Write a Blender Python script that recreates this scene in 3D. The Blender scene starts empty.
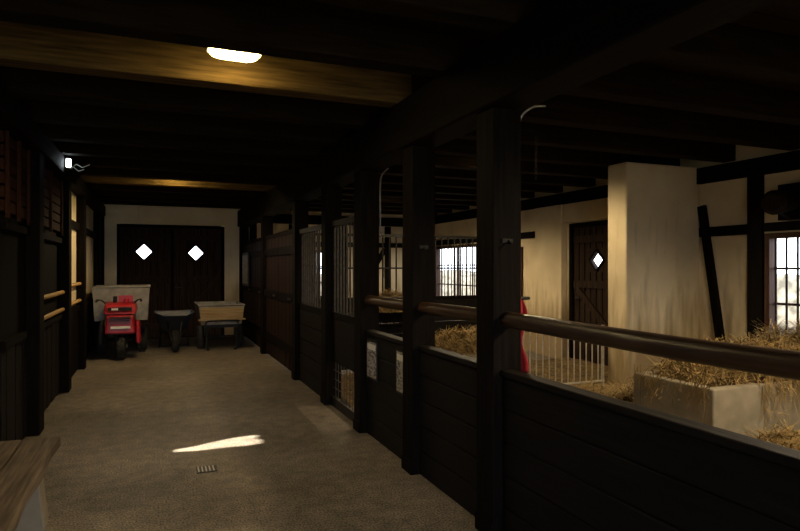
import bpy, bmesh, math, random
from mathutils import Vector, Matrix, noise
random.seed(7)
S=bpy.context.scene
S.view_settings.view_transform='Standard'
S.view_settings.look='None'
S.view_settings.exposure=0.0

# ---------------------------------------------------------------- materials
def newmat(name):
    m=bpy.data.materials.new(name); m.use_nodes=True
    nt=m.node_tree; b=nt.nodes['Principled BSDF']
    return m,nt,b
def noisemat(name,c1,c2,scale=(1,1,1),nscale=4,detail=6,rough=0.8,bump=0.2,lo=0.3,hi=0.7,metal=0.0,c3=None,spec=0.3,bdist=0.01,dirt=None):
    m,nt,b=newmat(name); N=nt.nodes; L=nt.links
    tc=N.new('ShaderNodeTexCoord'); mp=N.new('ShaderNodeMapping')
    mp.inputs['Scale'].default_value=scale
    L.new(tc.outputs['Object'],mp.inputs['Vector'])
    n=N.new('ShaderNodeTexNoise'); n.inputs['Scale'].default_value=nscale; n.inputs['Detail'].default_value=detail
    L.new(mp.outputs[0],n.inputs['Vector'])
    r=N.new('ShaderNodeValToRGB')
    r.color_ramp.elements[0].position=lo; r.color_ramp.elements[0].color=(*c1,1)
    r.color_ramp.elements[1].position=hi; r.color_ramp.elements[1].color=(*c2,1)
    L.new(n.outputs['Fac'],r.inputs['Fac'])
    out=r.outputs['Color']
    if c3:
        n2=N.new('ShaderNodeTexNoise'); n2.inputs['Scale'].default_value=nscale*0.23; n2.inputs['Detail'].default_value=4
        L.new(tc.outputs['Object'],n2.inputs['Vector'])
        r2=N.new('ShaderNodeValToRGB'); r2.color_ramp.elements[0].position=0.45; r2.color_ramp.elements[1].position=0.7
        L.new(n2.outputs['Fac'],r2.inputs['Fac'])
        mx=N.new('ShaderNodeMixRGB'); L.new(r2.outputs['Color'],mx.inputs['Fac']); L.new(out,mx.inputs[1]); mx.inputs[2].default_value=(*c3,1)
        out=mx.outputs[0]
    if dirt:  # splash / damp staining that rises from the floor, streaky
        sx=N.new('ShaderNodeSeparateXYZ'); L.new(tc.outputs['Object'],sx.inputs[0])
        mr=N.new('ShaderNodeMapRange'); mr.inputs['From Min'].default_value=0.1; mr.inputs['From Max'].default_value=1.5; mr.inputs['To Min'].default_value=.62; mr.inputs['To Max'].default_value=0
        L.new(sx.outputs['Z'],mr.inputs['Value'])
        mp3=N.new('ShaderNodeMapping'); mp3.inputs['Scale'].default_value=(5,5,.8); L.new(tc.outputs['Object'],mp3.inputs['Vector'])
        n3=N.new('ShaderNodeTexNoise'); n3.inputs['Scale'].default_value=1.6; n3.inputs['Detail'].default_value=7; L.new(mp3.outputs[0],n3.inputs['Vector'])
        ad=N.new('ShaderNodeMath'); ad.operation='ADD'; L.new(mr.outputs[0],ad.inputs[0]); L.new(n3.outputs['Fac'],ad.inputs[1])
        r3=N.new('ShaderNodeValToRGB'); r3.color_ramp.elements[0].position=0.6; r3.color_ramp.elements[1].position=1.0
        r3.color_ramp.elements[1].color=(.85,.85,.85,1)
        L.new(ad.outputs[0],r3.inputs['Fac'])
        mx=N.new('ShaderNodeMixRGB'); L.new(r3.outputs['Color'],mx.inputs['Fac']); L.new(out,mx.inputs[1]); mx.inputs[2].default_value=(*dirt,1)
        out=mx.outputs[0]
    L.new(out,b.inputs['Base Color'])
    b.inputs['Roughness'].default_value=rough; b.inputs['Metallic'].default_value=metal
    b.inputs['Specular IOR Level'].default_value=spec
    if bump:
        bp=N.new('ShaderNodeBump'); bp.inputs['Strength'].default_value=bump; bp.inputs['Distance'].default_value=bdist
        L.new(n.outputs['Fac'],bp.inputs['Height']); L.new(bp.outputs[0],b.inputs['Normal'])
    return m
def wood(name,c1,c2,ax,rough=0.6,c3=None,bump=0.35,spec=0.3):
    sc=[14,14,14]; sc[ax]=0.9
    return noisemat(name,c1,c2,tuple(sc),3,8,rough,bump,0.3,0.72,c3=c3,spec=spec)
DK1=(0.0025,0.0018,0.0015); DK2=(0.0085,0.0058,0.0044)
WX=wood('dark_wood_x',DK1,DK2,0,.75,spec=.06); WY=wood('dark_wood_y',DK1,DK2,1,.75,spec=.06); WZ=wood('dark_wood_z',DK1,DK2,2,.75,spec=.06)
JO=wood('joist_wood',(0.006,0.004,0.002),(0.02,0.012,0.005),0,0.85,spec=.05)
JO_LIT=wood('lamplit_joist_wood',(0.042,0.026,0.009),(0.12,0.076,0.027),0,0.85,spec=.05)  # joist wood with the lamp glow put into its colour
CE=wood('ceiling_board_wood',(0.008,0.005,0.003),(0.02,0.012,0.006),0,0.85,spec=.05)
PANEL=wood('partition_plank_wood',(0.003,0.0024,0.002),(0.011,0.0085,0.007),1,0.6,c3=(0.009,0.0078,0.007),spec=.12)
GATEW=wood('gate_plank_wood',(0.009,0.005,0.0035),(0.026,0.014,0.009),2,0.65,spec=.08)
FRAMEW=wood('window_frame_wood',(0.03,0.014,0.009),(0.08,0.036,0.022),2,0.6,spec=.2)
DOORW=wood('door_wood',(0.014,0.008,0.005),(0.046,0.026,0.016),2,0.65,spec=.08)
RAILW=wood('rail_wood',(0.022,0.011,0.006),(0.058,0.03,0.015),1,0.38,spec=0.3)
REDW=wood('slat_wood_red',(0.025,0.009,0.005),(0.055,0.02,0.01),1,0.7,spec=.08)
YELW=wood('yellow_rail_wood',(0.42,0.24,0.06),(0.62,0.38,0.12),1,0.5)
BENCH=wood('weathered_bench_wood',(0.06,0.043,0.03),(0.20,0.148,0.104),1,0.75,bump=0.6)
PLAST=noisemat('lime_plaster',(0.68,0.56,0.36),(0.80,0.68,0.46),(1,1,1),2.2,8,0.9,0.35,0.3,0.7,c3=(0.56,0.44,0.26),dirt=(.26,.18,.09))
PLASTD=noisemat('aged_plaster',(0.34,0.27,0.17),(0.5,0.41,0.27),(1,1,1),3,8,0.9,0.35,0.3,0.7,c3=(0.3,0.23,0.14))
CONC=noisemat('trough_concrete',(0.17,0.15,0.115),(0.28,0.245,0.19),(1,1,1),5,8,0.85,0.4,0.3,0.7,c3=(0.2,0.16,0.095))
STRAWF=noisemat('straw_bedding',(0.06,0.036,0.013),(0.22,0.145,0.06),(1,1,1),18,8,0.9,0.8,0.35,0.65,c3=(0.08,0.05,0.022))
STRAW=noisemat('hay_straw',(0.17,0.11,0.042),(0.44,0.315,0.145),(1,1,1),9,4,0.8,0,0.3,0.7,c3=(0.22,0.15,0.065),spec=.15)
GALV=noisemat('galvanised_steel',(0.19,0.18,0.16),(0.32,0.30,0.27),(1,1,1),8,5,0.6,0.05,metal=0.2)
BARM=noisemat('grille_bar_steel',(0.05,0.045,0.04),(0.10,0.09,0.08),(1,1,1),20,3,0.5,0.0,metal=0.3)
BARL=noisemat('light_gate_steel',(0.42,0.38,0.33),(0.6,0.56,0.5),(1,1,1),20,3,0.4,0.0,metal=0.3)
IRON=noisemat('black_iron',(0.008,0.008,0.008),(0.022,0.02,0.019),(1,1,1),20,3,0.5,0.1,metal=0.3)
RUBB=noisemat('tyre_rubber',(0.012,0.012,0.012),(0.035,0.033,0.03),(1,1,1),20,4,0.85,0.2)
RED=noisemat('red_paint',(0.32,0.005,0.012),(0.42,0.012,0.018),(1,1,1),6,4,0.35,0.0,spec=0.5)
REDC=noisemat('red_cloth',(0.2,0.008,0.014),(0.3,0.018,0.025),(1,1,1),30,4,0.9,0.3)
BLUE=noisemat('dark_blue_paint',(0.016,0.025,0.038),(0.03,0.042,0.058),(1,1,1),8,4,0.4,0.0,spec=0.5)
WHT=noisemat('white_paint',(0.72,0.70,0.64),(0.82,0.8,0.74),(1,1,1),10,3,0.5,0.0)
GREYC=noisemat('grey_cable',(0.32,0.30,0.26),(0.42,0.4,0.35),(1,1,1),10,3,0.5,0.0)
PAPER=noisemat('notice_print',(0.07,0.07,0.08),(0.40,0.38,0.34),(1,9,30),1.6,3,0.4,0.0,0.42,0.52)
TAN=wood('cart_board_wood',(0.2,0.13,0.06),(0.36,0.25,0.12),0,0.6)
def floor_mat():
    m,nt,b=newmat('worn_concrete_floor'); N=nt.nodes; L=nt.links
    tc=N.new('ShaderNodeTexCoord')
    def no(s,d):
        n=N.new('ShaderNodeTexNoise'); n.inputs['Scale'].default_value=s; n.inputs['Detail'].default_value=d
        L.new(tc.outputs['Object'],n.inputs['Vector']); return n
    def mul(a,b_,f):
        mx=N.new('ShaderNodeMixRGB'); mx.blend_type='MULTIPLY'; mx.inputs[0].default_value=f
        L.new(a,mx.inputs[1]); L.new(b_,mx.inputs[2]); return mx.outputs[0]
    def ramp(n,p0,c0,p1,c1):
        r=N.new('ShaderNodeValToRGB'); e=r.color_ramp.elements
        e[0].position=p0; e[0].color=(*c0,1); e[1].position=p1; e[1].color=(*c1,1)
        L.new(n.outputs['Fac'],r.inputs['Fac']); return r.outputs[0]
    a=no(.9,7); f=no(80,3); g=no(9,5)
    c=ramp(a,.32,(0.145,0.122,0.098),.68,(0.25,0.215,0.175))
    c=mul(c,ramp(g,.35,(.62,.62,.62),.7,(1.15,1.12,1.08)),.8)
    c=mul(c,ramp(f,.36,(.25,.25,.26),.62,(1.6,1.55,1.48)),.9)
    L.new(c,b.inputs['Base Color'])
    b.inputs['Roughness'].default_value=0.62; b.inputs['Specular IOR Level'].default_value=0.3
    bp=N.new('ShaderNodeBump'); bp.inputs['Strength'].default_value=0.7; bp.inputs['Distance'].default_value=0.005
    L.new(f.outputs['Fac'],bp.inputs['Height']); L.new(bp.outputs[0],b.inputs['Normal'])
    return m
FLOOR=floor_mat()
def emis(name,col,s):
    m,nt,b=newmat(name); b.inputs['Base Color'].default_value=(0.8,0.8,0.75,1)
    n=nt.nodes.new('ShaderNodeTexNoise'); n.inputs['Scale'].default_value=14
    r=nt.nodes.new('ShaderNodeValToRGB'); r.color_ramp.elements[0].color=tuple(c*0.85 for c in col)+(1,); r.color_ramp.elements[1].color=(*col,1)
    nt.links.new(n.outputs['Fac'],r.inputs['Fac']); nt.links.new(r.outputs[0],b.inputs['Emission Color'])
    b.inputs['Emission Strength'].default_value=s; return m
LENS=emis('lamp_lens',(1.0,0.74,0.28),75)
LENSW=emis('stall_lamp_lens',(1.0,0.74,0.30),6)
LENS2=emis('flood_lens',(0.85,0.95,1.0),25)

# ---------------------------------------------------------------- mesh builder
class MB:
    def __init__(s): s.v=[]; s.f=[]; s.m=[]; s.sm=[]; s.mats=[]
    def mi(s,mat):
        if mat not in s.mats: s.mats.append(mat)
        return s.mats.index(mat)
    def add(s,vs,fs,mat,smooth=False):
        o=len(s.v); s.v+= [tuple(v) for v in vs]; k=s.mi(mat)
        for f in fs: s.f.append([o+i for i in f]); s.m.append(k); s.sm.append(smooth)
    def hexa(s,p,mat):
        s.add(p,[(3,2,1,0),(4,5,6,7),(0,1,5,4),(1,2,6,5),(2,3,7,6),(3,0,4,7)],mat)
    def box(s,x0,x1,y0,y1,z0,z1,mat):
        s.hexa([(x0,y0,z0),(x1,y0,z0),(x1,y1,z0),(x0,y1,z0),(x0,y0,z1),(x1,y0,z1),(x1,y1,z1),(x0,y1,z1)],mat)
    def bar(s,p0,p1,w,h,mat,up=(0,0,1)):
        p0=Vector(p0);p1=Vector(p1);d=(p1-p0).normalized();u=Vector(up)
        a=d.cross(u).normalized()*w/2; b=a.cross(d).normalized()*h/2
        s.hexa([p0-a-b,p0+a-b,p1+a-b,p1-a-b,p0-a+b,p0+a+b,p1+a+b,p1-a+b],mat)
    def cyl(s,p0,p1,r0,mat,r1=None,n=12,caps=True):
        p0=Vector(p0);p1=Vector(p1); r1=r0 if r1 is None else r1
        d=(p1-p0).normalized(); t=Vector((0,0,1)) if abs(d.z)<.9 else Vector((1,0,0))
        a=d.cross(t).normalized(); b=d.cross(a)
        vs=[]
        for p,r in((p0,r0),(p1,r1)):
            for i in range(n):
                an=2*math.pi*i/n; vs.append(p+a*math.cos(an)*r+b*math.sin(an)*r)
        s.add(vs,[(i,(i+1)%n,n+(i+1)%n,n+i) for i in range(n)],mat,True)
        if caps: s.add(vs,[tuple(range(n-1,-1,-1)),tuple(range(n,2*n))],mat)
    def tube(s,pts,r,mat,n=8):
        for i in range(len(pts)-1): s.cyl(pts[i],pts[i+1],r,mat,n=n)
    def torus(s,c,axis,R,r,mat,n=24,m=10):
        c=Vector(c);d=Vector(axis).normalized();t=Vector((0,0,1)) if abs(d.z)<.9 else Vector((1,0,0))
        a=d.cross(t).normalized();b=d.cross(a);vs=[];fs=[]
        for i in range(n):
            an=2*math.pi*i/n;e=a*math.cos(an)+b*math.sin(an)
            for j in range(m):
                bn=2*math.pi*j/m; vs.append(c+e*(R+r*math.cos(bn))+d*r*math.sin(bn)*1.25)
        for i in range(n):
            for j in range(m): fs.append((i*m+j,((i+1)%n)*m+j,((i+1)%n)*m+(j+1)%m,i*m+(j+1)%m))
        s.add(vs,fs,mat,True)
    def wheel(s,c,axis,R,r,rim,hubw=0.06):
        s.torus(c,axis,R-r,r,RUBB); c=Vector(c);d=Vector(axis).normalized()
        s.cyl(c-d*r*0.7,c+d*r*0.7,R-r*1.6,rim,n=20); s.cyl(c-d*hubw,c+d*hubw,0.03,IRON)
        t=Vector((0,0,1)); a=d.cross(t).normalized()
        for i in range(22):
            an=2*math.pi*i/22;e=a*math.cos(an)+t*math.sin(an)
            s.bar(c+e*(R-0.006)-d*r*0.8,c+e*(R-0.006)+d*r*0.8,0.02,0.012,RUBB,up=e)
    def build(s,name,bevel=0,parent=None):
        me=bpy.data.meshes.new(name); me.from_pydata(s.v,[],s.f)
        for m in s.mats: me.materials.append(m)
        for i,p in enumerate(me.polygons): p.material_index=s.m[i]; p.use_smooth=s.sm[i]
        me.update(); o=bpy.data.objects.new(name,me); S.collection.objects.link(o)
        if bevel:
            b=o.modifiers.new('bevel','BEVEL'); b.width=bevel; b.segments=2; b.limit_method='ANGLE'; b.angle_limit=math.radians(40)
        if parent: o.parent=parent
        return o
def empty(name):
    o=bpy.data.objects.new(name,None); S.collection.objects.link(o); return o
def rects(u0,u1,z0,z1,holes):
    us=sorted({u0,u1,*[h[0] for h in holes],*[h[1] for h in holes]}); out=[]
    for a,b in zip(us,us[1:]):
        if b<=u0 or a>=u1: continue
        m=(a+b)/2; hs=sorted([(h[2],h[3]) for h in holes if h[0]<m<h[1]]); z=z0
        for c,d in hs:
            if c>z+1e-4: out.append((a,b,z,c))
            z=max(z,d)
        if z<z1-1e-4: out.append((a,b,z,z1))
    return out

# ---------------------------------------------------------------- layout constants
XL=-1.10; XP=1.77; XPC=1.86; XR=6.43; YE=14.0; YN=-2.2; ZC=3.06; ZJ=2.82
m=MB(); m.box(XL-0.3,XR+0.3,YN-0.1,YE+0.25,-0.1,0.0,FLOOR); m.build('floor')
m=MB(); nx,ny=46,120; x0,x1,y0,y1=1.98,XR-0.06,YN+0.2,8.1
vs=[];fs=[]
for j in range(ny+1):
    for i in range(nx+1):
        x=x0+(x1-x0)*i/nx;y=y0+(y1-y0)*j/ny
        vs.append((x,y,0.035+0.035*max(0,noise.noise(Vector((x*2.5,y*2.5,0)))+0.4)))
for j in range(ny):
    for i in range(nx):
        a=j*(nx+1)+i; fs.append((a,a+1,a+nx+2,a+nx+1))
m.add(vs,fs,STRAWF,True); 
def strands(m,fn,n,l=(0.08,0.22),w=0.0035,lift=0.02,mat=None,tilt=0.5):
    for _ in range(n):
        p=fn(); 
        if p is None: continue
        p=Vector(p); an=random.uniform(0,2*math.pi); L=random.uniform(*l)
        d=Vector((math.cos(an),math.sin(an),random.uniform(-tilt,tilt)))*L/2
        sd=Vector((-math.sin(an),math.cos(an),random.uniform(-.6,.6))).normalized()*w
        k=Vector((random.uniform(-1,1),random.uniform(-1,1),random.uniform(-.2,1)))*L*0.14
        p=p+Vector((0,0,random.uniform(0,lift)))
        v=[p-d-sd,p-d+sd,p+k+sd,p+k-sd,p+d+sd*.6,p+d-sd*.6]
        v=[Vector((min(q.x,XR-.05),q.y,max(q.z,0.012))) for q in v]
        m.add(v,[(0,1,2,3),(3,2,4,5)],mat or STRAW)
strands(m,lambda:(random.uniform(2.1,XR-.2),random.uniform(1,8.0),0.06),9000,lift=0.03,tilt=.15)
m.build('straw_bedding')

# ceiling
m=MB()
y=YN-0.1
while y<YE+0.2:
    m.box(XL-0.3,XR+0.3,y,min(y+0.195,YE+0.25),ZC,ZC+0.06,CE); y+=0.2
m.box(XL-0.3,XR+0.3,YN-0.1,YE+0.25,ZC+0.061,ZC+0.12,WX)
m.build('ceiling')
m=MB(); k=-7
while True:
    y=4.3+0.82*k; k+=1
    if y>YE-0.2: break
    if y<YN: continue
    if k in (1,8):  # joists beside the corridor lamps get the painted lamplit tone
        m.box(XL+0.0,XPC,y,y+0.17,ZJ,ZC-0.002,JO_LIT); m.box(XPC,XR,y,y+0.17,ZJ,ZC-0.002,JO)
    else: m.box(XL+0.0,XR,y,y+0.17,ZJ,ZC-0.002,JO)
m.build('ceiling_joists',0.012)
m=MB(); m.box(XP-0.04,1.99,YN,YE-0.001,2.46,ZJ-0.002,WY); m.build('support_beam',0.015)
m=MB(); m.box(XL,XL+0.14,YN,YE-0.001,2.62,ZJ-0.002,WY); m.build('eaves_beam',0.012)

# walls
m=MB()
slot=(5.06,5.36,1.05,1.72)  # unseen wall slot, added to throw the sun patch on the floor
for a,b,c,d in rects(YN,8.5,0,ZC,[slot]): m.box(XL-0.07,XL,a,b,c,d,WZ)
def wedge(pts):  # unseen pieces added in the slot to shape the sun patch
    n=len(pts); vs=[(XL-.05,y,z) for y,z in pts]+[(XL-.02,y,z) for y,z in pts]
    m.add(vs,[tuple(range(n)),tuple(range(2*n-1,n-1,-1))]+[(i,(i+1)%n,(i+1)%n+n,i+n) for i in range(n)],WZ)
wedge([(5.05,1.04),(5.20,1.04),(5.13,1.22),(5.10,1.45),(5.05,1.6)])
wedge([(5.37,1.04),(5.25,1.04),(5.27,1.20),(5.32,1.34),(5.37,1.5)])
wedge([(5.05,1.73),(5.05,1.68),(5.16,1.71),(5.24,1.66),(5.30,1.70),(5.37,1.66),(5.37,1.73)])
m.box(XL-0.12,XL,8.5,YE,0,ZC,PLAST)
m.build('wall_left')
DB=(-0.75,1.45,0.0,2.47)
W1=(3.15,3.95,0.8,1.95)
m=MB()
for a,b,c,d in rects(XL-0.12,XR+0.2,0,ZC,[DB,W1]): m.box(a,b,YE,YE+0.2,c,d,PLAST)
m.build('wall_end')
DR=(6.85,8.25,0.0,2.28)
W2=(11.3,13.4,0.68,2.05); W3=(3.75,4.74,0.74,1.93); W4=(0.4,1.5,0.74,1.93); W5=(9.6,10.6,0.74,1.93)
m=MB()
for a,b,c,d in rects(YN,YE,0,ZC,[DR,W2,W3,W4,W5]): m.box(XR,XR+0.12,a,b,c,d,PLAST)
m.build('wall_right')
m=MB()
for a,b,c,d in rects(XL-0.12,XR+0.2,0,ZC,[(-0.9,1.6,0,2.5)]): m.box(a,b,YN-0.2,YN,c,d,PLASTD)
m.build('wall_near')
m=MB(); m.box(5.24,XR-0.001,5.64,5.97,0,ZJ-0.003,PLAST)
m.build('plaster_pier',0.02)
m=MB(); m.box(XR-0.12,XR-0.001,8.3,9.05,0,2.6,PLAST); m.build('plaster_pilaster',0.01)
m=MB(); m.box(XR-0.1,XR-0.001,5.98,8.29,2.29,2.6,PLAST); m.build('door_lintel',0.01)

# half-timbering
m=MB(); t=0.035
x0,x1=XR-t,XR-.001
m.box(x0,x1,4.76,4.95,0,2.6,WZ); m.box(x0,x1,3.4,3.58,0,2.6,WZ)
m.box(x0-0.03,x1,YN+.01,5.63,2.6,2.8,WY)
m.box(x0,x1,4.96,5.62,1.93,2.05,WY); m.box(x0,x1,3.59,4.75,1.95,2.05,WY); m.box(x0,x1,3.59,4.75,0.6,0.73,WY)
m.bar((XR-0.03,5.58,2.32),(XR-0.03,5.26,0.35),0.1,0.05,WZ,up=(1,0,0))
m.box(x0-0.03,x1,6.0,YE-.01,2.61,2.8,WY)
for yy in (10.9,13.5): m.box(x0,x1,yy,yy+0.17,0,2.6,WZ)
m.box(x0,x1,9.07,10.9,2.08,2.2,WY); m.box(x0,x1,11.08,13.49,2.08,2.2,WY)
m.build('timber_framing')
m=MB(); y0,y1=YE-t,YE-.001
for xx in (2.0,2.9,4.15,5.3,6.2): m.box(xx,xx+0.16,y0,y1,0,2.55,WZ)
m.box(2.0,XR-0.07,y0-0.02,y1,2.56,2.78,WX)
m.box(2.17,6.2,y0+.003,y1,2.03,2.15,WX)
m.bar((4.4,YE-0.03,0.5),(5.3,YE-0.03,2.0),0.12,0.05,WZ,up=(0,1,0))
m.build('timber_framing')

def window(name,axis,c,a,b,z0,z1,nb,fr=FRAMEW):
    m=MB()
    def B(u0,u1,w0,w1,za,zb,mt):
        if axis=='x': m.box(c+w0,c+w1,u0,u1,za,zb,mt)
        else: m.box(u0,u1,c+w0,c+w1,za,zb,mt)
    f=0.06
    B(a,a+f,-.03,.1,z0,z1,fr);B(b-f,b,-.03,.1,z0,z1,fr);B(a+f,b-f,-.03,.1,z0,z0+f,fr);B(a+f,b-f,-.03,.1,z1-f,z1,fr)
    mid=(a+b)/2
    B(mid-.025,mid+.025,.04,.09,z0+f,z1-f,fr)
    for kx in (1,2):
        z=z0+(z1-z0)*kx/3
        B(a+f,mid-.025,.05,.08,z-.014,z+.014,fr); B(mid+.025,b-f,.05,.08,z-.014,z+.014,fr)
    for i in range(nb):
        u=a+f+(b-a-2*f)*(i+.5)/nb
        if axis=='x': m.cyl((c-.01,u,z0+f),(c-.01,u,z1-f),.012,IRON,n=8)
        else: m.cyl((u,c-.01,z0+f),(u,c-.01,z1-f),.012,IRON,n=8)
    return m.build(name)
window('window_1','x',XR,W3[0],W3[1],W3[2],W3[3],7)
window('window_2','x',XR,W2[0],W2[1],W2[2],W2[3],11)
window('window_3','y',YE,W1[0],W1[1],W1[2],W1[3],6)
window('window_4','x',XR,W4[0],W4[1],W4[2],W4[3],7)
window('window_5','x',XR,W5[0],W5[1],W5[2],W5[3],7)

def leaf(m,axis,c,a,b,z0,z1,dc,dz,s,th=0.06):
    def P(u,w,z): return (c+w,u,z) if axis=='x' else (u,c+w,z)
    O=[(a,z0),(b,z0),(b,z1),(a,z1)]; D=[(dc,dz-s),(dc+s,dz),(dc,dz+s),(dc-s,dz)]
    vs=[P(u,0,z) for u,z in O+D]+[P(u,th,z) for u,z in O+D]
    ring=[(0,1,4),(1,5,4),(1,2,5),(2,6,5),(2,3,6),(3,7,6),(3,0,7),(0,4,7)]
    fs=list(ring)+[tuple(i+8 for i in reversed(r)) for r in ring]
    for i in range(4):
        j=(i+1)%4; fs.append((i,j,j+8,i+8)); fs.append((4+i,4+j,12+j,12+i))
    m.add(vs,fs,DOORW)
    for i in range(4):
        u0,za=D[i];u1,zb=D[(i+1)%4]
        k=1.12; u0=dc+(u0-dc)*k;u1=dc+(u1-dc)*k;za=dz+(za-dz)*k;zb=dz+(zb-dz)*k
        m.bar(P(u0,-.012,za),P(u1,-.012,zb),0.028,0.026,WZ,up=(1,0,0) if axis=='x' else (0,1,0))
    n=max(4,int((b-a)/0.13)); 
    for i in range(1,n):
        u=a+(b-a)*i/n; segs=[(z0+.02,z1-.02)]
        if abs(u-dc)<s*1.2: segs=[(z0+.02,dz-s*1.3),(dz+s*1.3,z1-.02)]
        for q,r in segs:
            p=P(u-.006,-.008,q); p2=P(u+.006,0.0,r)
            m.box(min(p[0],p2[0]),max(p[0],p2[0]),min(p[1],p2[1]),max(p[1],p2[1]),q,r,WZ)
    for z in (z0+.25,z0+1.25,z1-.2):
        p=P(a+.03,-.035,z); p2=P(b-.03,-.001,z)
        m.box(min(p[0],p2[0]),max(p[0],p2[0]),min(p[1],p2[1]),max(p[1],p2[1]),z-.06,z+.06,DOORW)
    m.bar(P(a+.08,-.018,z0+.3),P(b-.08,-.018,z0+1.2),.1,.03,DOORW,up=(1,0,0) if axis=='x' else (0,1,0))
m=MB(); leaf(m,'y',YE+.06,-.68,.345,.02,2.40,-.22,1.88,.16); leaf(m,'y',YE+.06,.355,1.38,.02,2.40,.84,1.86,.16)
m.box(-.749,-.68,YE+.0,YE+.15,0,2.46,WZ); m.box(1.38,1.449,YE,YE+.15,0,2.46,WZ); m.box(-.68,1.38,YE,YE+.15,2.40,2.468,WX)
m.box(.32,.38,YE+.03,YE+.06,.02,2.4,WZ); m.box(-.68,1.38,YE+.0,YE+.2,.0,.02,WX)
m.cyl((.42,YE+.04,1.1),(.42,YE-.03,1.1),.012,IRON); m.cyl((.42,YE-.03,1.1),(.55,YE-.03,1.1),.012,IRON)
m.build('door_1')
m=MB(); leaf(m,'x',XR+.04,6.93,8.17,.02,2.2,7.60,1.66,.15)
m.box(XR+.0,XR+.12,6.855,6.93,0,2.27,WZ);m.box(XR+.0,XR+.12,8.17,8.245,0,2.27,WZ);m.box(XR+.0,XR+.12,6.93,8.17,2.2,2.275,WY);m.box(XR+.0,XR+.12,6.93,8.17,0,.02,WY)
m.cyl((XR+.04,8.05,1.05),(XR-.03,8.05,1.05),.012,IRON);m.cyl((XR-.03,8.05,1.05),(XR-.03,7.93,1.05),.012,IRON)
m.build('door_2')

# ---------------------------------------------------------------- posts
PY=[3.04,4.19,5.41,6.64,8.23,10.9]
for i,y in enumerate(PY):
    m=MB(); h=.095
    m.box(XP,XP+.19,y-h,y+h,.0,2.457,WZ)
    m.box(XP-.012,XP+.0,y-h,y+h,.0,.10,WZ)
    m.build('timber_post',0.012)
m=MB(); m.box(XP,XP+.19,YE-.2,YE-.01,0,2.457,WZ); m.build('timber_post',.012)
m=MB(); m.box(XP,XP+.19,-.2,-.01,0,2.457,WZ); m.build('timber_post',.012)
m=MB()
for (y,z) in ((3.04,1.70),(4.19,1.7)):
    m.box(XP+.06,XP+.13,y-.102,y-.096,z-.012,z+.012,IRON); m.cyl((XP+.1,y-.1,z),(XP+.1,y-.13,z-.02),.006,IRON)
m.build('iron_hooks')

def lowpart(y0,y1):
    m=MB(); z=.0; n=5; H=.93
    hh=(H)/n
    for i in range(n):
        m.box(XPC-.03+.002*(i%2),XPC+.03,y0,y1,z+.003,z+hh-.004,PANEL); z+=hh
    m.box(XPC-.015,XPC+.015,y0,y1,.0,.92,IRON)
    m.box(XPC-.045,XPC+.045,y0,y1,H,H+.035,PANEL)
    N=max(3,int((y1-y0)/.15)); pr=None
    for i in range(N+1):
        y=y0+(y1-y0)*i/N; p=(XPC+.006*math.sin(y*3),y,1.245+.006*math.sin(y*2.1+1)); 
        if pr: m.cyl(pr,p,.046,RAILW,n=16,caps=(i in(1,N)))
        pr=p
    m.build('stall_partition',0.006)
lowpart(.0,PY[0]-.097); lowpart(YN+.01,-.21); lowpart(PY[0]+.097,PY[1]-.097); lowpart(PY[1]+.097,PY[2]-.097)
def barred(y0,y1,mesh):
    m=MB()
    m.box(XPC-.03,XPC+.03,y0,y1,2.0,2.06,IRON); m.box(XPC-.03,XPC+.03,y0,y1,.98,1.05,WY)
    n=int((y1-y0)/.11)
    for i in range(n):
        y=y0+(y1-y0)*(i+.5)/n; m.cyl((XPC,y,1.05),(XPC,y,2.0),.011,BARM,n=8)
    if mesh:
        m.box(XPC-.025,XPC+.025,y0,y1,.0,.1,IRON)
        n=int((y1-y0)/.10)
        for i in range(1,n):
            y=y0+(y1-y0)*i/n; m.cyl((XPC,y,.1),(XPC,y,.98),.004,BARM,n=6)
        for i in range(1,9): m.cyl((XPC+.006,y0,.1+.098*i),(XPC+.006,y1,.1+.098*i),.004,BARM,n=6)
        m.box(XPC-.02,XPC+.02,y0,y1,.5,.97,PANEL)
    else:
        z=.0
        for i in range(5): m.box(XPC-.03,XPC+.03,y0,y1,z+.004,z+.19,PANEL); z+=.196
    m.build('barred_stall_panel')
barred(PY[2]+.097,PY[3]-.097,True); barred(PY[3]+.097,PY[4]-.097,False)
def solid(y0,y1):
    m=MB(); n=int((y1-y0)/.14); w=(y1-y0)/n
    for i in range(n): m.box(XPC-.025-.004*(i%2),XPC+.025,y0+w*i+.003,y0+w*(i+1)-.003,.03,2.03,GATEW)
    m.box(XPC-.04,XPC+.04,y0,y1,2.03,2.1,WY)
    for z in (.35,1.1,1.8): m.box(XPC-.06,XPC-.03,y0,y1,z-.06,z+.06,WY)
    m.box(XPC-.075,XPC-.06,y0+.15,y0+.4,1.07,1.1,IRON)
    m.build('plank_stall_gate')
solid(PY[4]+.097,9.5); solid(9.52,PY[5]-.097); solid(PY[5]+.097,12.3); solid(12.32,YE-.21)

def cross(Y,xa,xb,nm='stall_grille'):
    m=MB(); z=.08
    for i in range(6): m.box(xa,xb,Y-.03,Y+.03,z+.004,z+.158,PANEL); z+=.162
    m.box(xa,xb,Y-.035,Y+.035,1.05,1.11,WX); m.box(xa,xb,Y-.02,Y+.02,1.99,2.03,IRON); m.box(xa,xb,Y-.012,Y+.012,1.52,1.545,IRON)
    n=int((xb-xa)/.105)
    for i in range(n): x=xa+(xb-xa)*(i+.5)/n; m.cyl((x,Y,1.11),(x,Y,1.99),.013,IRON,n=8)
    for x in (xa+.05,xb-.05): m.box(x-.05,x+.05,Y-.045,Y+.045,0.0,2.1,WZ)
    m.build(nm)
cross(8.23,XP+.195,4.85)

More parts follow.
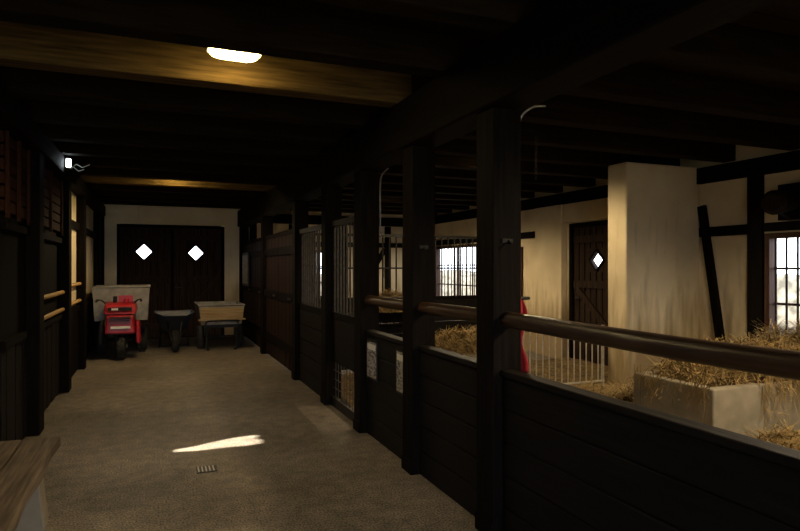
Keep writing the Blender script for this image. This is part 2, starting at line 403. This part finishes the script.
m=MB(); Y=6.02
xa,xb=3.85,5.23
m.cyl((xa,Y,.80),(xb,Y,.80),.017,BARL);m.cyl((xa,Y,.12),(xb,Y,.12),.014,BARL);m.cyl((xa,Y,.0),(xa,Y,.86),.022,BARL);m.cyl((xb-.02,Y,.0),(xb-.02,Y,.82),.02,BARL)
n=15
for i in range(1,n): x=xa+(xb-xa)*i/n; m.cyl((x,Y,.12),(x,Y,.8),.008,BARL,n=8)
m.build('steel_bar_gate')

# ---------------------------------------------------------------- hay + troughs
def trough(x0,x1,y0,y1,h,par):
    m=MB(); w=.09
    m.box(x0,x1,y0,y0+w,0.0,h,CONC);m.box(x0,x1,y1-w,y1,0.0,h,CONC);m.box(x0,x0+w,y0+w,y1-w,0.0,h,CONC);m.box(x1-w,x1,y0+w,y1-w,0.0,h,CONC)
    m.box(x0+w,x1-w,y0+w,y1-w,0.0,h-.2,CONC)
    return m.build('basin',.012,par)
def hay(name,blobs,n,par=None,l=(.1,.3),hang=None):
    m=MB()
    def hgt(b,x,y):
        cx,cy,z0,rx,ry,h=b; q=1-((x-cx)/rx)**2-((y-cy)/ry)**2
        if q<=0: return None
        return z0+h*q**.6*(.7+.75*noise.noise(Vector((x*4,y*4,z0*3)))+.2*noise.noise(Vector((x*11,y*11,0))))
    for b in blobs:
        cx,cy,z0,rx,ry,h=b; R,A=12,32; vs=[(cx,cy,hgt(b,cx,cy))];fs=[]
        for r in range(1,R+1):
            for a in range(A):
                an=2*math.pi*a/A; x=cx+rx*r/R*math.cos(an)*.999;y=cy+ry*r/R*math.sin(an)*.999
                z=hgt(b,x,y) or z0; vs.append((min(x,XR-.05),y,z+.02*noise.noise(Vector((x*13,y*13,0))) if r<R else z0))
        for a in range(A): fs.append((0,1+a,1+(a+1)%A))
        for r in range(R-1):
            for a in range(A): p=1+r*A; fs.append((p+a,p+A+a,p+A+(a+1)%A,p+(a+1)%A))
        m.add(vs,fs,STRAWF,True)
    tot=sum(b[3]*b[4] for b in blobs)
    for b in blobs:
        def fn(b=b):
            for _ in range(10):
                x=b[0]+b[3]*random.uniform(-1,1);y=b[1]+b[4]*random.uniform(-1,1);z=hgt(b,x,y)
                if z: return (x,y,z)
        strands(m,fn,int(n*b[3]*b[4]/tot),l=l,lift=.08,w=.003,tilt=.9)
    if hang:
        for (x0,x1,y0,y1,z0,z1,cnt) in hang:
            for _ in range(cnt):
                x=random.uniform(x0,x1);y=random.uniform(y0,y1);z=z1-abs(random.gauss(0,.5))*(z1-z0)
                an=random.gauss(math.pi/2,.6); L=random.uniform(.08,.22)
                ex=(y1-y0)<(x1-x0)
                d=Vector((math.cos(an)*L/2,random.uniform(-.02,.02),math.sin(an)*L/2)) if ex else Vector((random.uniform(-.02,.02),math.cos(an)*L/2,math.sin(an)*L/2))
                s=Vector((.003,0,.001)) if ex else Vector((0,.003,.001)); p=Vector((x,y,z))
                m.add([p-d-s,p-d+s,p+d+s,p+d-s],[(0,1,2,3)],STRAW)
    m.build(name,0,par)
e=empty('hay_trough')
trough(4.0,6.36,3.38,4.22,.60,e)
hay('hay_heap',[(4.85,3.82,.52,.74,.44,.34),(5.65,3.8,.52,.7,.46,.38),(4.42,3.9,.48,.36,.32,.26),(4.35,3.05,.03,.42,.28,.2),(5.75,3.1,.03,.55,.34,.45)],17000,e,
    hang=[(4.5,6.2,3.33,3.37,.3,.64,420),(3.95,3.985,3.4,4.2,.42,.62,120)])
hay('hay_pile',[(4.35,4.85,.03,.7,.45,.24)],3500)
e=empty('hay_trough')
trough(2.75,4.3,6.3,7.0,.50,e)
hay('hay_heap',[(3.5,6.65,.46,.7,.3,.22)],3500,e)
e=empty('hay_rack')
m=MB()
for z,dy in ((.72,.08),(1.12,.42)): m.cyl((2.7,8.18-dy,z),(3.6,8.18-dy,z),.014,IRON)
for i in range(10): x=2.7+.1*i; m.cyl((x,8.10,.72),(x,7.76,1.12),.008,IRON,n=8)
for x in (2.7,3.6): m.cyl((x,7.76,1.12),(x,8.17,1.12),.012,IRON)
m.build('rack_frame',0,e)
hay('hay_heap',[(3.15,7.93,.92,.44,.18,.25)],2600,e,l=(.08,.2))

# ---------------------------------------------------------------- left wall structure
LP=[(6.35,6.6),(8.4,8.64),(10.2,10.4),(12.9,13.05),(13.8,13.98),(3.1,3.35),(-.1,.1)]
for a,b in LP:
    m=MB(); m.box(XL+.001,XL+.12,a,b,0,2.615,WZ); m.build('timber_post',.012)
m=MB()
def rails(y0,y1,zs,mat,r=.025):
    for z in zs: m.cyl((XL+.05,y0,z),(XL+.05,y1,z),r,mat,n=12)
rails(6.61,8.39,(1.03,1.24),YELW); rails(8.65,10.19,(1.05,1.3),YELW)
m.build('wooden_rails')
m=MB()
for (a,b) in ((5.36,6.34),(6.61,8.39)):
    for i in range(6):
        z=1.98+i*.105; m.box(XL+.002,XL+.035,a,b,z,z+.085,REDW)
    for i in range(3): y=a+.05+(b-a-.14)*i/2; m.box(XL+.036,XL+.06,y,y+.05,1.93,2.6,REDW)
m.build('slatted_vent_panel')
m=MB()
for (a,b) in ((5.36,6.34),(6.61,8.39)):
    n=int((b-a)/.16); w=(b-a)/n
    for i in range(n): m.box(XL+.001,XL+.02+.005*(i%2),a+w*i+.004,a+w*(i+1)-.004,.03,.92,PANEL)
    m.box(XL+.001,XL+.05,a,b,.92,.98,WY); m.box(XL+.001,XL+.05,a,b,1.84,1.9,WY)
for (a,b) in ((8.65,10.19),(10.41,12.89)):
    m.box(XL+.001,XL+.03,a,b,.02,.9,WY); m.box(XL+.001,XL+.05,a,b,2.1,2.2,WY); m.box(XL+.001,XL+.05,a,b,.9,.98,WY)
m.build('plank_wainscot')

# bench
m=MB()
for i,(a,b) in enumerate(((-.975,-.785),(-.775,-.575))):
    vs=[];N=14
    y0,y1=2.4,4.47-.03*i
    for j in range(N+1):
        y=y0+(y1-y0)*j/N; wv=.008*math.sin(j*1.3+i*2)
        vs+=[(a,y,.385+wv*.3),(b+wv,y,.385+wv*.3),(b+wv,y,.45+wv*.4),(a,y,.45+wv*.3)]
    fs=[(0,1,2,3),tuple(N*4+k for k in (3,2,1,0))]
    for j in range(N):
        for k in range(4): p=j*4; fs.append((p+k,p+4+k,p+4+(k+1)%4,p+(k+1)%4))
    m.add(vs,fs,BENCH)
for y in (2.7,4.05): 
    m.hexa([(-.96,y,0),(-.60,y,0),(-.60,y+.16,0),(-.96,y+.16,0),(-.95,y,.383),(-.64,y,.383),(-.64,y+.16,.383),(-.95,y+.16,.383)],CONC)
m.box(-.84,-.77,2.87,4.04,.29,.38,BENCH)
m.build('wooden_bench',.008)

# ---------------------------------------------------------------- lamps
def spot(x,y,z,e,col=(1,.76,.44),ang=165,r=.1,par=None):
    L=bpy.data.lights.new('lamp_bulb','SPOT'); L.energy=e; L.color=col; L.shadow_soft_size=r; L.spot_size=math.radians(ang); L.spot_blend=.5
    o=bpy.data.objects.new('lamp_bulb',L); o.location=(x,y,z); S.collection.objects.link(o); o.parent=par
def bulkhead(x,y,z,L=.36,W=.16,lens=LENS,e=0,ang=165,dz=.12,col=(1,.76,.44)):
    root=empty('bulkhead_ceiling_lamp')
    m=MB(); n=32
    def se(an,k=.42):
        c,s=math.cos(an),math.sin(an); return (math.copysign(abs(c)**k,c),math.copysign(abs(s)**k,s))
    pts=[se(2*math.pi*i/n) for i in range(n)]
    vs=[(.5*p[0],.5*p[1],-.03) for p in pts]+[(.5*p[0],.5*p[1],0) for p in pts]
    m.add(vs,[tuple(range(n)),tuple(range(2*n-1,n-1,-1))]+[(i,(i+1)%n,n+(i+1)%n,n+i) for i in range(n)],WHT)
    vs=[];fs=[];R=6
    for r in range(R):
        t=math.pi/2*r/R
        for p in pts: vs.append((.46*math.cos(t)**.6*p[0],.46*math.cos(t)**.6*p[1],-.031-.04*math.sin(t)))
    vs.append((0,0,-.073))
    for r in range(R-1):
        for i in range(n): fs.append((r*n+i,(r+1)*n+i,(r+1)*n+(i+1)%n,r*n+(i+1)%n))
    for i in range(n): fs.append(((R-1)*n+i,R*n,(R-1)*n+(i+1)%n))
    m.add(vs,fs,lens,True)
    m.v=[(x+v[0]*L,y+v[1]*W,z+v[2]*1.0) for v in m.v]
    for k in (-.25,0,.25):
        m.tube([(x+k*L,y-.5*W,z-.03),(x+k*L,y-.46*W,z-.07),(x+k*L,y,z-.085),(x+k*L,y+.46*W,z-.07),(x+k*L,y+.5*W,z-.03)],.004,IRON,n=6)
    if z<ZC-.02: m.box(x-.06,x+.06,y-.04,y+.04,z,ZC-.001,IRON)
    m.build('housing_and_lens',0,root)
    if e: spot(x,y,z-dz,e,ang=ang,par=root,col=col)
bulkhead(.48,4.02,2.975,L=.34,W=.18,e=34); bulkhead(.3,9.74,ZC-.06,W=.2,e=95,dz=.19)
bulkhead(3.9,1.7,ZJ-.001,lens=LENSW,e=400,col=(1,.78,.46))
bulkhead(4.2,10.5,ZC-.03,lens=LENSW,e=230,dz=.22,col=(1,.78,.46))
bulkhead(3.9,6.45,ZC-.03,lens=LENSW,e=150,dz=.20,col=(1,.78,.46))
m=MB(); X=XL+.14; y=7.9
m.cyl((X+.0,y,2.72),(X+.05,y,2.72),.012,IRON)
m.hexa([(X+.02,y-.10,2.69),(X+.07,y-.10,2.68),(X+.07,y+.02,2.68),(X+.02,y+.02,2.69),(X+.02,y-.10,2.80),(X+.07,y-.10,2.79),(X+.07,y+.02,2.79),(X+.02,y+.02,2.80)],GALV)
m.box(X+.02,X+.065,y-.108,y-.101,2.695,2.785,LENS2)
m.tube([(X+.07,y-.04,2.70),(X+.12,y-.06,2.74),(X+.18,y-.08,2.70),(X+.26,y-.08,2.74)],.005,WHT)
m.tube([(X+.07,y-.06,2.72),(X+.14,y-.06,2.66),(X+.2,y-.08,2.68)],.004,WHT)
m.build('wall_flood_lamp')

def cr(pts,n=6):
    P=[Vector(p) for p in pts];P=[P[0]]+P+[P[-1]];o=[]
    for i in range(1,len(P)-2):
        for k in range(n):
            t=k/n;o.append(.5*((2*P[i])+(-P[i-1]+P[i+1])*t+(2*P[i-1]-5*P[i]+4*P[i+1]-P[i+2])*t*t+(-P[i-1]+3*P[i]-3*P[i+1]+P[i+2])*t**3))
    o.append(P[-2]);return o
m=MB(); m.tube(cr([(1.985,3.0,1.98),(1.985,3.0,2.1),(1.985,3.0,2.35),(2.0,3.0,2.44),(2.08,3.0,2.50),(2.2,3.05,2.53)]),.006,GREYC); m.build('cable_conduit')
m=MB(); m.tube(cr([(1.985,5.36,1.85),(1.985,5.36,2.0),(1.985,5.36,2.3),(2.0,5.36,2.42),(2.08,5.4,2.5)]),.008,GREYC); m.build('cable_conduit')
m=MB()
for i in range(14): m.torus((3.45,4.93,2.81-.03*i),(1,0,0) if i%2 else (0,1,0),.014,.003,BARM,n=10,m=5)
m.build('hanging_chain')

m=MB(); vs=[];fs=[];nx,nz=10,14
for j in range(nz+1):
    z=1.37-.45*j/nz
    for i in range(nx+1):
        u=i/nx; vs.append((1.985+.12*u*(.8+.2*math.sin(j*.6)),3.1+.018*math.sin(u*9+j*.25),z-.02*u))
for j in range(nz):
    for i in range(nx): a=j*(nx+1)+i; fs.append((a,a+1,a+nx+2,a+nx+1))
m.add(vs,fs,REDC,True); m.cyl((1.962,3.1,1.36),(2.12,3.1,1.36),.009,IRON)
o=m.build('red_stable_rug'); q=o.modifiers.new('s','SOLIDIFY'); q.thickness=.008

for (a,b) in ((4.99,5.27),(4.31,4.54)):
    m=MB(); x=XPC-.031
    m.box(x-.012,x,a,b,.53,.89,IRON); m.box(x-.014,x-.0121,a+.02,b-.02,.55,.87,PAPER); m.box(x-.016,x-.0141,a+.035,b-.035,.80,.85,WHT)
    m.build('notice_board')
m=MB(); m.box(XPC-.09,XPC-.061,12.6,13.5,1.15,1.85,IRON); m.box(XPC-.094,XPC-.0901,12.66,13.44,1.2,1.8,PAPER); m.build('notice_board')

m=MB(); 
m.box(.29,.44,4.74,4.88,0,.006,IRON)
for i in range(5): m.box(.302+.027*i,.312+.027*i,4.752,4.868,.006,.010,GREYC)
m.build('floor_drain')
m=MB(); 
m.cyl((6.385,4.40,2.26),(5.95,4.30,2.22),.10,WX,r1=.13,n=18); m.cyl((5.95,4.30,2.22),(5.90,4.29,2.215),.13,GATEW,r1=.09,n=18)
m.box(6.33,6.39,4.27,4.53,2.06,2.45,WZ); m.bar((6.33,4.38,2.08),(6.08,4.33,2.14),.05,.05,WX)
m.build('saddle_rack')

# ---------------------------------------------------------------- motorised dumper
root=empty('motorised_dumper')
m=MB(); cx,cy=-.55,11.4
def trap(m,x0,x1,y0,y1,z0,z1,ins,mat,th=.02,rim=None,insf=None):
    insf=ins if insf is None else insf
    def ring(e,z,k): return [(x0+ins*k+e,y0+insf*k+e,z),(x1-ins*k-e,y0+insf*k+e,z),(x1-ins*k-e,y1-ins*k-e,z),(x0+ins*k+e,y1-ins*k-e,z)]
    vs=ring(0,z0,1)+ring(0,z1,0)+ring(th,z0+th,1)+ring(th,z1,0)
    fs=[(3,2,1,0),(8,9,10,11)]
    for i in range(4):
        j=(i+1)%4; fs+=[(i,j,4+j,4+i),(8+j,8+i,12+i,12+j),(4+i,4+j,12+j,12+i)]
    m.add(vs,fs,mat)
    r=ring(0,z1,0)
    for i in range(4): m.cyl(r[i],r[(i+1)%4],.014,rim or mat,n=8)
trap(m,cx-.44,cx+.46,cy+.05,cy+1.05,.62,1.2,.03,GALV)
m.box(cx-.2,cx+.2,cy-.2,cy+.9,.40,.47,IRON)
m.box(cx-.15,cx+.15,cy+.3,cy+.8,.47,.62,IRON)
for sx in (-1,1):
    m.wheel((cx+sx*.33,cy+.55,.24),(1,0,0),.24,.07,RED)
m.cyl((cx-.33,cy+.55,.24),(cx+.33,cy+.55,.24),.03,IRON)
m.wheel((cx+.02,cy-.33,.19),(1,0,0),.19,.055,IRON)
m.bar((cx-.07,cy-.33,.19),(cx-.07,cy-.2,.45),.03,.04,IRON,up=(1,0,0)); m.bar((cx+.11,cy-.33,.19),(cx+.11,cy-.2,.45),.03,.04,IRON,up=(1,0,0))
m.build('chassis_and_hopper',0,root)
m=MB()
m.hexa([(cx-.22,cy-.42,.44),(cx+.24,cy-.42,.44),(cx+.26,cy+.02,.40),(cx-.24,cy+.02,.40),(cx-.19,cy-.38,.74),(cx+.21,cy-.38,.74),(cx+.24,cy+.02,.80),(cx-.22,cy+.02,.80)],RED)
m.hexa([(cx-.24,cy-.36,.76),(cx+.26,cy-.36,.76),(cx+.28,cy+.0,.82),(cx-.26,cy+.0,.82),(cx-.22,cy-.30,.92),(cx+.24,cy-.30,.92),(cx+.25,cy-.02,.96),(cx-.23,cy-.02,.96)],RED)
m.hexa([(cx-.33,cy-.34,.26),(cx-.25,cy-.34,.26),(cx-.25,cy-.02,.26),(cx-.33,cy-.02,.26),(cx-.31,cy-.34,.62),(cx-.245,cy-.34,.66),(cx-.245,cy-.02,.66),(cx-.31,cy-.02,.62)],IRON)
m.hexa([(cx+.25,cy-.34,.26),(cx+.33,cy-.34,.26),(cx+.33,cy-.02,.26),(cx+.25,cy-.02,.26),(cx+.245,cy-.34,.66),(cx+.31,cy-.34,.62),(cx+.31,cy-.02,.62),(cx+.245,cy-.02,.66)],RED)
c=m.build('engine_cowl',.025,root)
m=MB()
for i in range(3): m.box(cx-.15,cx+.17,cy-.435,cy-.385,.655+.027*i,.665+.027*i,IRON)
m.box(cx-.13,cx+.17,cy-.434,cy-.375,.525,.565,WHT)
m.box(cx-.17,cx+.19,cy-.365,cy-.30,.82,.875,IRON)
m.box(cx-.12,cx-.02,cy-.372,cy-.30,.83,.865,WHT)
for sx in (-1,1):
    m.tube(cr([(cx+sx*.2,cy-.1,.9),(cx+sx*.28,cy-.2,.99),(cx+sx*.33,cy-.4,1.0)]),.013,IRON); m.cyl((cx+sx*.33,cy-.36,1.0),(cx+sx*.335,cy-.5,.99),.02,RUBB)
m.cyl((cx-.08,cy-.1,.94),(cx-.08,cy-.1,1.05),.03,IRON); m.cyl((cx+.10,cy-.14,.94),(cx+.10,cy-.14,1.01),.045,RED)
m.box(cx-.03,cx+.20,cy-.05,cy-.02,.95,1.06,RED)
m.build('controls_and_grille',0,root)

# wheelbarrow, wheel and sloping nose towards the aisle
m=MB(); cx,cy=.34,12.3
def Q(u,v,z): return (cx+u,cy+v,z)
top=[(-.20,-.62,.66),(.20,-.62,.66),(.34,-.35,.70),(.34,.38,.68),(-.34,.38,.68),(-.34,-.35,.70)]
bot=[(-.12,-.22,.36),(.12,-.22,.36),(.2,-.1,.36),(.2,.26,.38),(-.2,.26,.38),(-.2,-.1,.36)]
T=[Q(*p) for p in top];Bt=[Q(*p) for p in bot]
vs=Bt+T+[Q(p[0]*.93,p[1]*.96,p[2]+.02) for p in bot]+[Q(p[0]*.96,p[1]*.97,p[2]) for p in top]
fs=[tuple(range(5,-1,-1)),tuple(range(12,18))]
for i in range(6):
    j=(i+1)%6; fs+=[(i,j,6+j,6+i),(12+j,12+i,18+i,18+j),(6+i,6+j,18+j,18+i)]
m.add(vs,fs,BLUE)
for i in range(6): m.cyl(T[i],T[(i+1)%6],.014,BLUE,n=8)
m.wheel(Q(0,-.66,.20),(1,0,0),.20,.05,GALV)
for sx in (-1,1):
    m.tube(cr([Q(sx*.07,-.66,.20),Q(sx*.13,-.35,.30),Q(sx*.22,.1,.35),Q(sx*.29,.7,.60)]),.017,IRON)
    m.cyl(Q(sx*.29,.69,.60),Q(sx*.29,.82,.64),.022,RUBB)
    m.tube([Q(sx*.21,.05,.34),Q(sx*.26,.12,.014),Q(sx*.26,.30,.014),Q(sx*.24,.36,.42)],.015,IRON)
    m.tube([Q(sx*.07,-.66,.20),Q(sx*.12,-.5,.55)],.012,IRON)
m.cyl(Q(-.26,.2,.016),Q(.26,.2,.016),.012,IRON)
m.build('wheelbarrow')
# hand cart
m=MB(); cx,cy=1.15,12.1
trap(m,cx-.41,cx+.41,cy-.55,cy+.6,.48,.84,.05,GALV,.015)
m.box(cx-.38,cx+.38,cy-.58,cy-.555,.60,.80,TAN); m.box(cx-.42,cx+.42,cy-.60,cy-.581,.565,.595,TAN)
m.box(cx-.3,cx+.3,cy-.5,cy+.5,.42,.48,IRON)
for sx in (-1,1):
    m.wheel((cx+sx*.36,cy-.1,.22),(1,0,0),.22,.05,IRON)
    m.tube([(cx+sx*.25,cy-.45,.46),(cx+sx*.27,cy-.5,.018),(cx+sx*.22,cy-.5,.018)],.016,IRON)
m.cyl((cx-.36,cy-.1,.22),(cx+.36,cy-.1,.22),.018,IRON)
for sx in(-1,1): m.bar((cx+sx*.28,cy-.1,.22),(cx+sx*.28,cy-.1,.46),.03,.03,IRON,up=(1,0,0))
m.tube(cr([(cx-.28,cy-.54,.50),(cx-.28,cy-.75,.56),(cx-.2,cy-.85,.58),(cx+.2,cy-.85,.58),(cx+.28,cy-.75,.56),(cx+.28,cy-.54,.50)]),.014,IRON)
m.build('hand_cart')

# ---------------------------------------------------------------- outdoors
m=MB(); G=noisemat('outdoor_ground',(0.2,0.19,0.15),(0.3,0.28,0.22),(1,1,1),1,4,.9,0)
m.box(-30,40,-30,45,-.2,-.11,G); m.build('outdoor_ground')
HG=noisemat('hedge_leaves',(0.03,0.028,0.022),(0.11,0.10,0.085),(1,1,1),6,8,.8,.6,.35,.65)
def hedge(xa,xb,ya,yb,h):
    m=MB(); n=60; prof=[(0,0),(-.1,.4),(0,.8),(.25,1),(.75,1),(1,.8),(1.1,.4),(1,0)]; vs=[];fs=[]
    alongY=(yb-ya)>(xb-xa)
    for j in range(n+1):
        for (p,q) in prof:
            if alongY: v=Vector((xa+(xb-xa)*p,ya+(yb-ya)*j/n,-.11+h*q))
            else: v=Vector((xa+(xb-xa)*j/n,ya+(yb-ya)*p,-.11+h*q))
            if q>0: v+=.28*noise.noise_vector(v*1.7)
            vs.append(v)
    K=len(prof)
    for j in range(n):
        for k in range(K-1): a=j*K+k; fs.append((a,a+1,a+K+1,a+K))
    m.add(vs,fs,HG,True); m.build('garden_hedge')
hedge(10,11.2,-2,26,1.5); hedge(-3,8,19,20.2,1.5)

# ---------------------------------------------------------------- light
w=bpy.data.worlds.new('World'); S.world=w; w.use_nodes=True
bg=w.node_tree.nodes['Background']; bg.inputs[0].default_value=(.84,.90,1,1); bg.inputs[1].default_value=6
L=bpy.data.lights.new('sun','SUN'); L.energy=36; L.angle=.02; L.color=(1,.93,.78)
o=bpy.data.objects.new('sun',L); S.collection.objects.link(o)
o.rotation_euler=Vector((1,.14,-.839)).to_track_quat('-Z','Y').to_euler(); o.location=(-8,4,8)

cam=bpy.data.cameras.new('camera'); cam.lens=27; cam.sensor_width=36; cam.shift_y=1.5/800; cam.clip_end=200
o=bpy.data.objects.new('camera',cam); o.location=(0,0,1.55); o.rotation_euler=(math.radians(90),0,-math.atan(245/600))
S.collection.objects.link(o); S.camera=o
